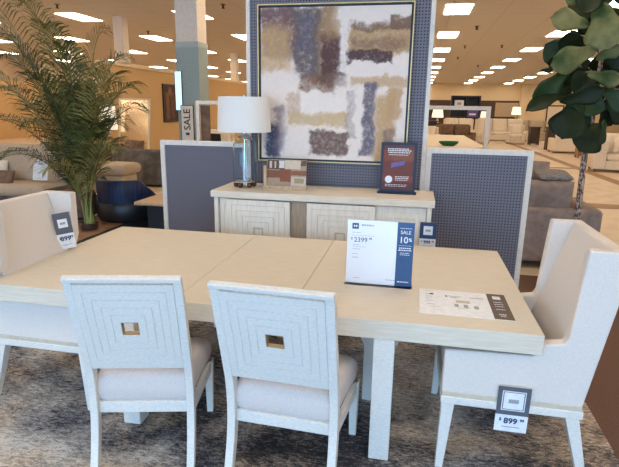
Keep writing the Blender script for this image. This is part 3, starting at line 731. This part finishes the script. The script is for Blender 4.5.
# ------------------------------------------------------------------ fiddle-leaf fig
def fig():
    Y0 = 3.05
    base = Vector((1.0, Y0, .006))
    t = empty('potted_fig_tree', base, 0, 'tall fiddle-leaf fig tree with big dark leaves behind the right armchair', 'plant')
    MB().lathe([(0, 0), (.15, 0), (.19, .30), (.175, .30), (.17, .27), (0, .27)], 28).build('pot', BLACK, t, smooth=40)
    MB().lathe([(0, .265), (.168, .265), (0, .29)], 20).build('soil', SOIL, t)
    tr = [Vector((0, 0, .27))]+[at(x, y, Y0)-base for x, y in ((577, 217), (581, 185), (585, 152), (592, 120), (596, 92), (602, 55), (606, 10), (608, -40))]
    rr = [.032, .030, .028, .027, .024, .022, .018, .014, .01]
    MB().tube(tr, rr, 10).build('trunk', BARK, t, smooth=60)
    br = [((596, 92), (575, 60)), ((592, 120), (570, 110)), ((602, 55), (570, 30)), ((600, 60), (630, 40)), ((596, 92), (625, 90)), ((588, 130), (590, 128)), ((604, 30), (590, 5))]
    for a, b in br:
        p = at(*a, Y0)-base; q = at(*b, Y0-.1)-base
        if (p-q).length < .05: continue
        MB().tube([p, (p+q)/2+Vector((0, 0, .03)), q], [.012, .009, .006], 7).build('branch', BARK, t, smooth=60)
    rnd = random.Random(5)
    # leaves: stalk px, tip px, width ratio, depth offset, light?, roll
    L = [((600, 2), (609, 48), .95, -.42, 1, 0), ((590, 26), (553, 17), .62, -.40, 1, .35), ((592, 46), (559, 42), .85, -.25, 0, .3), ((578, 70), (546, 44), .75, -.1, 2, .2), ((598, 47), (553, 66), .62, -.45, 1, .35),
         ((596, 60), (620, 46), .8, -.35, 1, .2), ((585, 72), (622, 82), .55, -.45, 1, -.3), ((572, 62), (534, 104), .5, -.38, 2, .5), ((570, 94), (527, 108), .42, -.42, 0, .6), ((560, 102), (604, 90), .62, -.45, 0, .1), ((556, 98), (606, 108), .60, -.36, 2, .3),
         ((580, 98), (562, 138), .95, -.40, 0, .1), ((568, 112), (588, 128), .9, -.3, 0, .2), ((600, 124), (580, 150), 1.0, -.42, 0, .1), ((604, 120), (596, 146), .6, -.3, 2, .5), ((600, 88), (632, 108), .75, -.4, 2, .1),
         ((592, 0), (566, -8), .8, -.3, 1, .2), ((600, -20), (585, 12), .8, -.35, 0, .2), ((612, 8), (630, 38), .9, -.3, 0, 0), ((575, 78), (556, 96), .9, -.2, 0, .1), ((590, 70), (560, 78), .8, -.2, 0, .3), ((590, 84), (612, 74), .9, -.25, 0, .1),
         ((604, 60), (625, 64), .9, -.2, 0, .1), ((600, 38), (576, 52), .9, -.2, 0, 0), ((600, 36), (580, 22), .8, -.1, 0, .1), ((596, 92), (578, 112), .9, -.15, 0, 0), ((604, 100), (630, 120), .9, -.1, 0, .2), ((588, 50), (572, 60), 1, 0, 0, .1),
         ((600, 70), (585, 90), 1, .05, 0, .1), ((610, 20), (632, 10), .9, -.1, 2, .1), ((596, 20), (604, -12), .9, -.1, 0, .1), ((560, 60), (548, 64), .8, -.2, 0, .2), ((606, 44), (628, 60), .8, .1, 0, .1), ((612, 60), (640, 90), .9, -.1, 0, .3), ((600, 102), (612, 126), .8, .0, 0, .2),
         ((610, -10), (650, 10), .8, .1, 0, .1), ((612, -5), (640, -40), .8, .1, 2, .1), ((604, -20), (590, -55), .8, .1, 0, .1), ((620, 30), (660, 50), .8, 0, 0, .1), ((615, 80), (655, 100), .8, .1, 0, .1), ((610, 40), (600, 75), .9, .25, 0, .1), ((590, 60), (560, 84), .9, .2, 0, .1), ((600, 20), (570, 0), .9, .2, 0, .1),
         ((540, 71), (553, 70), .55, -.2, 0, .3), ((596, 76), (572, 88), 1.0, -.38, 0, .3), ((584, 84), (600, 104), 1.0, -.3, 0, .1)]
    for k, (a, b, wr, dy, lt_, roll) in enumerate(L):
        p = at(*a, Y0+dy*.8)-base; q = at(*b, Y0+dy*1.15)-base
        ax = q-p; ln = ax.length; ax.normalize()
        view = (CP-(base+(p+q)/2)).normalized()
        sd = ax.cross(view).normalized(); nrm = sd.cross(ax).normalized()
        rl = Matrix.Rotation(roll*rnd.choice((-1, 1)), 3, ax); sd = rl @ sd; nrm = rl @ nrm
        mb = MB(); vs = []; fs = []; n = 12; mcols = 6
        prof = [0.05, .22, .36, .42, .44, .50, .62, .76, .86, .86, .74, .48, .0]
        for i in range(n+1):
            s = i/n; w_ = prof[i]*wr*ln*.5
            for j in range(mcols+1):
                u = -1+2*j/mcols
                z = .05*ln*math.sin(s*PI)*1.0 - .10*ln*s*s + .045*ln*abs(u)**1.3*(1 if lt_ != 1 else .6) + .012*ln*math.sin(s*22+abs(u)*3)*abs(u)
                vs.append(tuple(p+ax*(s*ln)+sd*(u*w_)+nrm*z))
        for i in range(n):
            for j in range(mcols):
                c0 = i*(mcols+1)+j; fs.append((c0, c0+1, c0+mcols+2, c0+mcols+1))
        mb.add(vs, fs)
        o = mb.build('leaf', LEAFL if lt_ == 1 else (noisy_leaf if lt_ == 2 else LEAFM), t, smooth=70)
        md = o.modifiers.new('thickness', 'SOLIDIFY'); md.thickness = .002
    return t
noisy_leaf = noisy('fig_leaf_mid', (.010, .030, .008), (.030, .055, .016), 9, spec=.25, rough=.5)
fig()

# ------------------------------------------------------------------ sofas and other furniture of the shop
def sofa(name, loc, rz, wd, dp, seat_h, back_h, mat, label, cat='sofa', n=2, arm=.18, arm_h=.62, cush=None, back=True, legs=MIDWOOD, group=None, bev=.04):
    t = empty(name, loc, rz, label, cat, group); cush = cush or mat; h0 = .08
    w2 = wd/2
    MB().box(-w2+arm, w2-arm, -dp/2, dp/2-.2, h0, seat_h-.16).build('base', mat, t, .02, 3)
    MB().prism([(dp/2-.24, h0), (dp/2-.24, back_h-.02), (dp/2-.05, back_h), (dp/2, h0)], -w2+arm*.5, w2-arm*.5, 'x').build('back_frame', mat, t, bev, 4)
    for s in (-1, 1):
        MB().box(min(s*w2, s*(w2-arm)), max(s*w2, s*(w2-arm)), -dp/2, dp/2-.02, h0, arm_h).build('arm', mat, t, bev, 4)
        for f in (-1, 1): MB().box(s*(w2-.08)-.03, s*(w2-.08)+.03, f*(dp/2-.08)-.03, f*(dp/2-.08)+.03, 0, h0+.005).build('leg', legs, t)
    cw = (wd-2*arm)/n
    for k in range(n):
        x = -w2+arm+cw*(k+.5)
        MB().pillow(cw*.98, dp-.28, .20, T(x, -.12, seat_h-.07), 10, 4, 10).build('seat_cushion', cush, t, smooth=60)
        if back:
            MB().pillow(cw*.96, back_h-seat_h+.06, .24, T(x, dp/2-.33, (seat_h+back_h)/2+.02) @ Matrix.Rotation(R(80), 4, 'X'), 10, 3, 6).build('back_cushion', cush, t, smooth=60)
    return t
def cushion(loc, rot, w_, h_, d_, mat, label, name='throw_pillow'):
    o = MB().pillow(w_, h_, d_, None, 12, 1.9, 4).build(name, mat, smooth=60); o.location = loc; o.rotation_euler = rot
    return tag(o, label, 'pillow')

# taupe sectional behind the right partition, its back to us
so = sofa('sectional_sofa', (.84, 4.14, 0), PI, 1.16, 0.98, .44, .70, TAUPEF, 'taupe sofa seen from behind, right of the low pegboard partition', n=1, arm=.16, arm_h=.70, back=False, bev=.05)
for x in (.14,): MB().pillow(.86, .36, .22, T(x, .28, .80) @ Matrix.Rotation(R(82), 4, 'X'), 12, 3, 6).build('back_cushion', TAUPEF, so, smooth=60)
cushion((.93, 3.95, 1.03), (R(12), 0, R(8)), .36, .26, .10, THROWF, 'grey striped throw pillow lying over the back of the taupe sofa')
cushion((.76, 4.10, 1.06), (R(60), 0, R(-15)), .30, .24, .10, TAUPEF, 'small pale taupe pillow on the taupe sofa beside the partition edge')

# left side
LS = sofa('sofa', (-7.60, 5.10, 0), 0, 2.95, 1.02, .45, 1.02, GREYF, 'grey based sofa with cream cushions at the far left', n=2, arm=.10, arm_h=.44, cush=BEIGEF, legs=BLACK)
cushion((-7.55, 5.05, .60), (R(75), 0, R(4)), .62, .42, .16, CREAMF, 'cream throw pillow on the left sofa')
cushion((-7.25, 4.80, .56), (R(62), 0, R(6)), .66, .24, .14, BROWNF, 'brown fringed lumbar pillow on the left sofa')
cushion((-7.98, 4.98, .62), (R(75), 0, R(-10)), .42, .42, .16, GREYF, 'taupe pillow at the left edge of the photo, on the left sofa')
small_tag('sofa_price_tag', at(41, 163, 4.75), (R(-16), 0, R(6)), .24, .27, 'white paper price tag lying on the left sofa', None, PAPER, .1)
t = empty('ottoman', (-6.62, 5.70, 0), 0, 'round brown ottoman between the left sofa and the palm', 'ottoman')
t.location = (-5.72, 4.72, 0)
MB().lathe([(0, .05), (.26, .05), (.28, .10), (.285, .34), (.25, .42), (.15, .45), (0, .322)], 28).build('cushion', BROWNF, t, smooth=60)
MB().lathe([(0, 0), (.23, 0), (.23, .05), (0, .05)], 24).build('base', BLACK, t)
t = empty('upholstered_bench', (-6.30, 6.75, 0), 0, 'beige bench with a thick cushion behind the palm stems', 'bench')
MB().box(-.40, .29, -.28, .28, .08, .42).build('base', BEIGEF, t, .03, 3)
MB().pillow(.80, .64, .22, T(-.04, 0, .53), 12, 4, 10).build('cushion', BEIGEF, t, smooth=60)
for a in (-1, 1):
    for b in (-1, 1): MB().box(a*.32-.03-.05, a*.32+.03-.05, b*.22-.03, b*.22+.03, 0, .09).build('leg', DARKWOOD, t)

# curved grey sofa seen from behind
t = empty('curved_sofa', (-6.3, 9.35, 0), 0, 'curved grey sofa seen from behind, left of the pegboard partition', 'sofa')
def arc(mb, r0, r1, z0, z1, a0, a1, n=26):
    vs = []; fs = []
    for i in range(n+1):
        a = R(a0+(a1-a0)*i/n)
        for r, z in ((r1, z0), (r1, z1-.05), (r1-.05, z1), (r0+.05, z1), (r0, z1-.05), (r0, z0)): vs.append((r*math.sin(a), -r*math.cos(a), z))
    for i in range(n):
        for q in range(6): fs.append((i*6+q, i*6+(q+1) % 6, (i+1)*6+(q+1) % 6, (i+1)*6+q))
    fs += [tuple(range(6))[::-1], tuple(n*6+q for q in range(6))]
    return mb.add(vs, fs)
arc(MB(), 1.20, 1.45, .05, .80, -62, 62).build('backrest', GREYF, t, smooth=50)
arc(MB(), .35, 1.22, .05, .44, -58, 58).build('seat', GREYF, t, smooth=50)
cushion((-6.85, 8.35, .72), (R(70), 0, R(-20)), .60, .52, .2, BROWNF, 'brown pillow peeking over the curved grey sofa')

# leaning floor mirror
t = empty('floor_mirror', (-7.42, 9.25, 0), R(-10), 'white framed floor mirror leaning beside the palm', 'mirror')
MIR = flat('mirror_glass', (.80, .62, .42), .15, 1)
for o in (MB().ring((-.46, .46, .02, 1.90), (-.42, .42, .06, 1.86), 0, .03).build('frame', WHITE, t, .003), MB().box(-.42, .42, .012, .02, .06, 1.86).build('mirror_glass', MIR, t)): o.rotation_euler = (R(-7), 0, 0)

# navy barrel chair, side turned to us
t = empty('barrel_chair', (-4.97, 4.93, .012), 0, 'navy velvet barrel chair between the palm and the pegboard partition', 'armchair')
vs = []; fs = []; n = 40; a0, a1 = -215, 40
for i in range(n+1):
    s = i/n; a = R(a0+(a1-a0)*s)
    hgt = .63 if s < .70 else .63-.42*((s-.70)/.30)**.9
    hgt = hgt if s > .12 else .30+.33*s/.12
    for r, z in ((.36, .04), (.44, .08), (.455, hgt*.6+.05), (.46, hgt-.02), (.44, hgt), (.40, hgt), (.385, hgt-.03), (.37, .25), (.33, .04)):
        vs.append((r*math.cos(a), r*math.sin(a), z))
for i in range(n):
    for q in range(9): fs.append((i*9+q, i*9+(q+1) % 9, (i+1)*9+(q+1) % 9, (i+1)*9+q))
fs += [tuple(range(9))[::-1], tuple(n*9+q for q in range(9))]
MB().add(vs, fs).build('shell', NAVYV, t, smooth=50)
MB().lathe([(0, .14), (.34, .14), (.37, .2), (.37, .36), (.33, .41), (0, .42)], 30).build('seat', NAVYV, t, smooth=60)
MB().lathe([(0, 0), (.44, 0), (.475, .05), (.475, .26), (.46, .28), (0, .28)], 40).build('swivel_base', BLACK, t, smooth=40)

t = empty('coffee_table', (-3.72, 4.62, .012), 0, 'low tan topped table on a black base behind the pegboard partition', 'table')
MB().box(-.66, .6, -.55, .55, .37, .42).build('tabletop', TANWOOD, t, .02, 3)
MB().box(-.52, .5, -.44, .44, 0, .37).build('base', BLACK, t, .01)

# standing sign, navy armchair, furniture glimpsed through the left frame
t = empty('standing_sign', (-4.135, 5.38, .012), 0, 'narrow cream sign with dark upright lettering in front of the sage column', 'sign')
MB().box(-.10, .10, 0, .02, .35, 1.72).build('board', CREAMF, t, .003)
MB().ring((-.105, .105, .345, 1.73), (-.10, .10, .35, 1.72), -.004, .026).build('frame', BLACK, t)
MB().box(-.12, .12, -.12, .14, 0, .02).box(-.015, .015, -.0, .02, .02, .36).build('foot', BLACK, t)
lm = MB(); q = text_mb('SALE', .155, 'CENTER', bold=.002); lm.add(q.v, q.f, T(.05, -.003, 1.51) @ UP @ Matrix.Rotation(R(90), 4, 'Z')); lm.build('lettering', DARKWOOD, t)
MB().box(-.03, .03, -.003, 0, 1.27, 1.31).build('mark', DARKWOOD, t)
sofa('lounge_chair', (-6.6, 12.2, 0), 0, 1.3, .9, .45, .98, NAVYV, 'navy lounge chair under the dark wall picture, left of the standing sign', 'armchair', n=1, arm=.2, arm_h=.78)
sofa('armchair', (-5.30, 9.6, 0), R(20), .95, .9, .45, 1.15, CREAMF, 'cream armchair seen through the left open frame', 'armchair', n=1, arm=.16, arm_h=.8)
t = empty('side_chair', (-4.60, 8.1, 0), R(160), 'black side chair seen through the left open frame below the lamp shade', 'chair')
MB().box(-.22, .22, -.22, .22, .42, .47).build('seat', BLACK, t, .01)
MB().box(-.22, .22, .19, .22, .55, 1.22).build('backrest', BLACK, t, .01, rot=(R(-6), 0, 0))
for a in (-1, 1):
    for b in (-1, 1): MB().box(a*.2-.015, a*.2+.015, b*.2-.015, b*.2+.015, 0, .42).build('leg', BLACK, t)

def far_lamp(loc, zt, label, hh=.30, rr=.20):
    t = empty('lit_table_lamp', (loc[0], loc[1], zt), 0, label, 'lamp')
    MB().lathe([(0, 0), (.08, 0), (.09, .02), (.05, .05), (.09, .16), (.03, .30), (.012, .32), (.012, .44), (0, .44)], 14).build('base', TANWOOD, t, smooth=50)
    MB().lathe([(rr, .34), (rr*.8, .34+hh), (rr*.8-.01, .34+hh), (rr-.01, .34), (rr, .34)], 20).build('lamp_shade', BULBSHADE, t, smooth=40)
    return t
def far_table(name, loc, w_, d_, h_, mat, label, cat='table'):
    t = empty(name, (loc[0], loc[1], 0), 0, label, cat)
    MB().box(-w_/2, w_/2, -d_/2, d_/2, h_-.05, h_).build('tabletop', mat, t, .005)
    MB().box(-w_/2+.04, w_/2-.04, -d_/2+.04, d_/2-.04, .08, h_-.05).build('cabinet', mat, t, .005)
    for a in (-1, 1):
        for b in (-1, 1): MB().box(a*(w_/2-.07)-.03, a*(w_/2-.07)+.03, b*(d_/2-.07)-.03, b*(d_/2-.07)+.03, 0, .08).build('leg', mat, t)
    return t

# picture on the left wall
t = empty('wall_picture', (-8.498, 13.6, 1.22), R(90), 'dark framed picture on the amber wall left of the column', 'picture')
MB().ring((-.50, .50, 0, 1.18), (-.46, .46, .04, 1.14), -.04, 0).build('frame', BLACK, t)
MB().box(-.46, .46, -.03, -.001, .04, 1.14).build('canvas', patchwork('dark_portrait', (.05, .025, .02), [(.15, .4, .2, .95, (.25, .10, .05), .05, .9), (.5, .8, .15, .9, (.16, .07, .05), .05, .9), (.35, .6, .05, .3, (.30, .16, .10), .05, .7)], -.46, .92, 1.14, 1.10, 4, .06, .2), t)
p = at(107, 108, 9.4); far_table('side_table', (p.x, p.y), .5, .5, .8, DARKWOOD, 'dark side table behind the palm'); 
t = far_lamp((p.x, p.y), .8, 'pale table lamp glimpsed through the palm fronds', .6, .22)

# right side, seen over and through the right partition
t = empty('long_dining_table', (.35, 16.2, 0), 0, 'long cream dining table seen through the right open frame', 'table')
MB().box(-.95, .95, -3.6, 3.6, .68, .75).build('tabletop', CREAMF, t, .02, 2)
for a in (-1, 1):
    for b in (-1, 1): MB().box(a*.8-.06, a*.8+.06, b*3.3-.06, b*3.3+.06, 0, .68).build('leg', CREAMF, t)
t = empty('green_bowl', (.30, 12.98, .75), 0, 'dark green bowl on the near end of the long cream table', 'bowl')
MB().lathe([(0, 0), (.14, 0), (.26, .07), (.28, .12), (.26, .12), (.24, .08), (.12, .025), (0, .02)], 28).build('bowl', GREEN, t, smooth=50)
sofa('armchair', (-.15, 23.0, 0), R(-10), 1.2, .9, .45, .95, CREAMF, 'cream armchair at the left edge of the right open frame', 'armchair', n=1)
sofa('sofa', (1.35, 26.2, 0), R(12), 2.0, .95, .45, .98, BROWNF, 'brown sofa beyond the long cream table', n=2)
sofa('sofa', (1.75, 29.6, 0), R(-6), 1.9, .95, .45, 1.25, CREAMF, 'cream sofa behind the brown sofa, seen through the frame', n=2)
sofa('armchair', (2.85, 27.6, 0), R(-40), .75, .8, .48, 1.35, CREAMF, 'narrow cream armchair beside the dark shelf unit', 'armchair', n=1, arm=.12)
far_table('dark_chest', (.10, 27.5), .8, .5, 1.15, BLACK, 'black chest seen through the right open frame', 'cabinet')
t = empty('tall_cabinet', (2.35, 33.0, 0), 0, 'tall black display cabinet with open shelves against the dark wall', 'cabinet')
MB().box(-.9, .9, .35, .4, 0, 2.65).box(-.9, -.82, -.35, .35, 0, 2.65).box(.82, .9, -.35, .35, 0, 2.65).box(-.9, .9, -.4, .35, 2.55, 2.65).box(.02, .08, -.35, .35, 0, 2.55).build('carcass', BLACK, t)
for z in (.1, .5, .9, 1.3, 1.9): MB().box(-.82, .82, -.35, .35, z, z+.05).build('shelf', DARKWOOD, t)
t = empty('display_box', (2.80, 32.85, 1.355), 0, 'purple and white box on the tall black cabinet', 'box')
MB().box(-.32, .32, -.2, .2, 0, .45).build('carton', PURPLE, t, .01); MB().box(-.2, .2, -.21, -.2, .1, .2).build('white_stripe', PAPER, t)
t = empty('display_box', (1.95, 32.9, 1.955), 0, 'white box high in the tall black cabinet', 'box')
MB().box(-.28, .28, -.2, .2, 0, .42).build('carton', PAPER, t, .01); MB().box(-.12, .12, -.21, -.2, .12, .28).build('label_mark', GREYINK, t)
for k, (x, z) in enumerate(((.45, .15), (.45, .55), (.45, .95))):
    o = MB().lathe([(0, 0), (.10, 0), (.16, .12), (.10, .25), (.05, .28), (0, .28)], 12).build('vase', PAPER, smooth=50); o.location = (2.35+x, 32.85, z)
    tag(o, 'white vase on the %s shelf of the tall black cabinet' % ('lowest', 'second', 'third')[k], 'vase', 'vases in the tall cabinet')
far_table('side_table', (.62, 31.5), .6, .5, .95, DARKWOOD, 'dark side table under the left lamp behind the frame'); far_lamp((.62, 31.5), .95, 'lit white lamp at upper left inside the right open frame', .5, .36)
far_table('side_table', (3.45, 31.5), .6, .5, .80, DARKWOOD, 'dark side table under the lamp at the frame post'); far_lamp((3.45, 31.5), .80, 'lit white lamp just left of the frame post', .55, .30)
sofa('sofa', (4.3, 30.8, 0), R(8), 3.0, 1.0, .5, 1.25, CREAMF, 'long cream sofa right of the open frame post', n=3)
sofa('armchair', (4.75, 28.0, 0), R(-10), 1.0, .9, .5, 1.0, CREAMF, 'cream armchair in front of the long cream sofa', 'armchair', n=1)
sofa('sofa', (6.2, 32.2, 0), R(0), 2.2, 1.0, .5, 1.20, BEIGEF, 'beige sofa behind the dark end tables', n=2)
far_table('end_table', (5.55, 27.4), .55, .6, .95, DARKWOOD, 'dark wood end table between the cream armchair and beige sofa')
far_table('end_table', (6.05, 26.0), .5, .5, .80, MIDWOOD, 'brown end table left of the beige back-turned sofa')
p = at(515.5, 120, 38); far_table('console_table', (p.x, 38), 1.4, .5, 1.15, MIDWOOD, 'console table against the dark wall under a lamp'); far_lamp((p.x, 38), 1.15, 'lit white lamp on the console by the dark wall', .55, .34)
t = empty('wall_mirror', (7.0, FY1-.07, 1.25), 0, 'pale framed mirror on the dark far wall', 'mirror')
MB().ring((-.95, .95, 0, 1.2), (-.82, .82, .13, 1.07), -.06, 0).build('frame', TANWOOD, t); MB().box(-.82, .82, -.02, 0, .13, 1.07).build('mirror_glass', BEIGEF, t)
sofa('sofa', (5.9, 22.2, 0), PI, 1.45, .95, .45, .86, CREAMF, 'cream sofa seen from behind under the fig leaves', n=1, arm=.2)
far_table('console_table', (6.1, 23.8), 1.6, .5, 1.05, DARKWOOD, 'dark console table behind the cream back-turned sofa')
far_table('end_table', (5.75, 19.7), .42, .5, .85, MIDWOOD, 'brown wood end table just left of the fig trunk')
sofa('sofa', (5.85, 14.9, 0), R(-8), 2.35, 1.0, .5, 1.08, CREAMF, 'large cream sofa at the right edge of the photo', n=2, arm=.36, arm_h=.92)
cushion((5.45, 14.75, .80), (R(72), 0, R(-12)), .50, .48, .18, CREAMF, 'cream throw pillow on the large sofa at the right edge')
far_table('end_table', (6.75, 18.2), .6, .5, .9, DARKWOOD, 'dark end table behind the large cream sofa'); far_lamp((6.75, 18.2), .9, 'lit cream lamp right of the fig trunk', .36, .22)
t = empty('bookcase', (8.6, 21.2, 0), 0, 'dark open bookcase at the right edge behind the cream sofa', 'bookcase')
MB().box(-.9, .9, .2, .25, 0, 1.5).box(-.9, -.84, -.2, .2, 0, 1.5).box(.84, .9, -.2, .2, 0, 1.5).box(-.9, .9, -.2, .2, 1.44, 1.5).build('carcass', BLACK, t)
for z in (.1, .5, .95): MB().box(-.84, .84, -.2, .2, z, z+.05).build('shelf', TANWOOD, t)
t = empty('door_1', (11.0, FY1-.02, 0), 0); tag(t, kind='structure')
MB().ring((-.7, .7, .0, 2.3), (-.6, .6, .05, 2.2), -.06, 0).build('door_frame', DARKWOOD, t); MB().box(-.6, .6, -.02, 0, .05, 2.2).build('door_leaf', CREAMF, t)
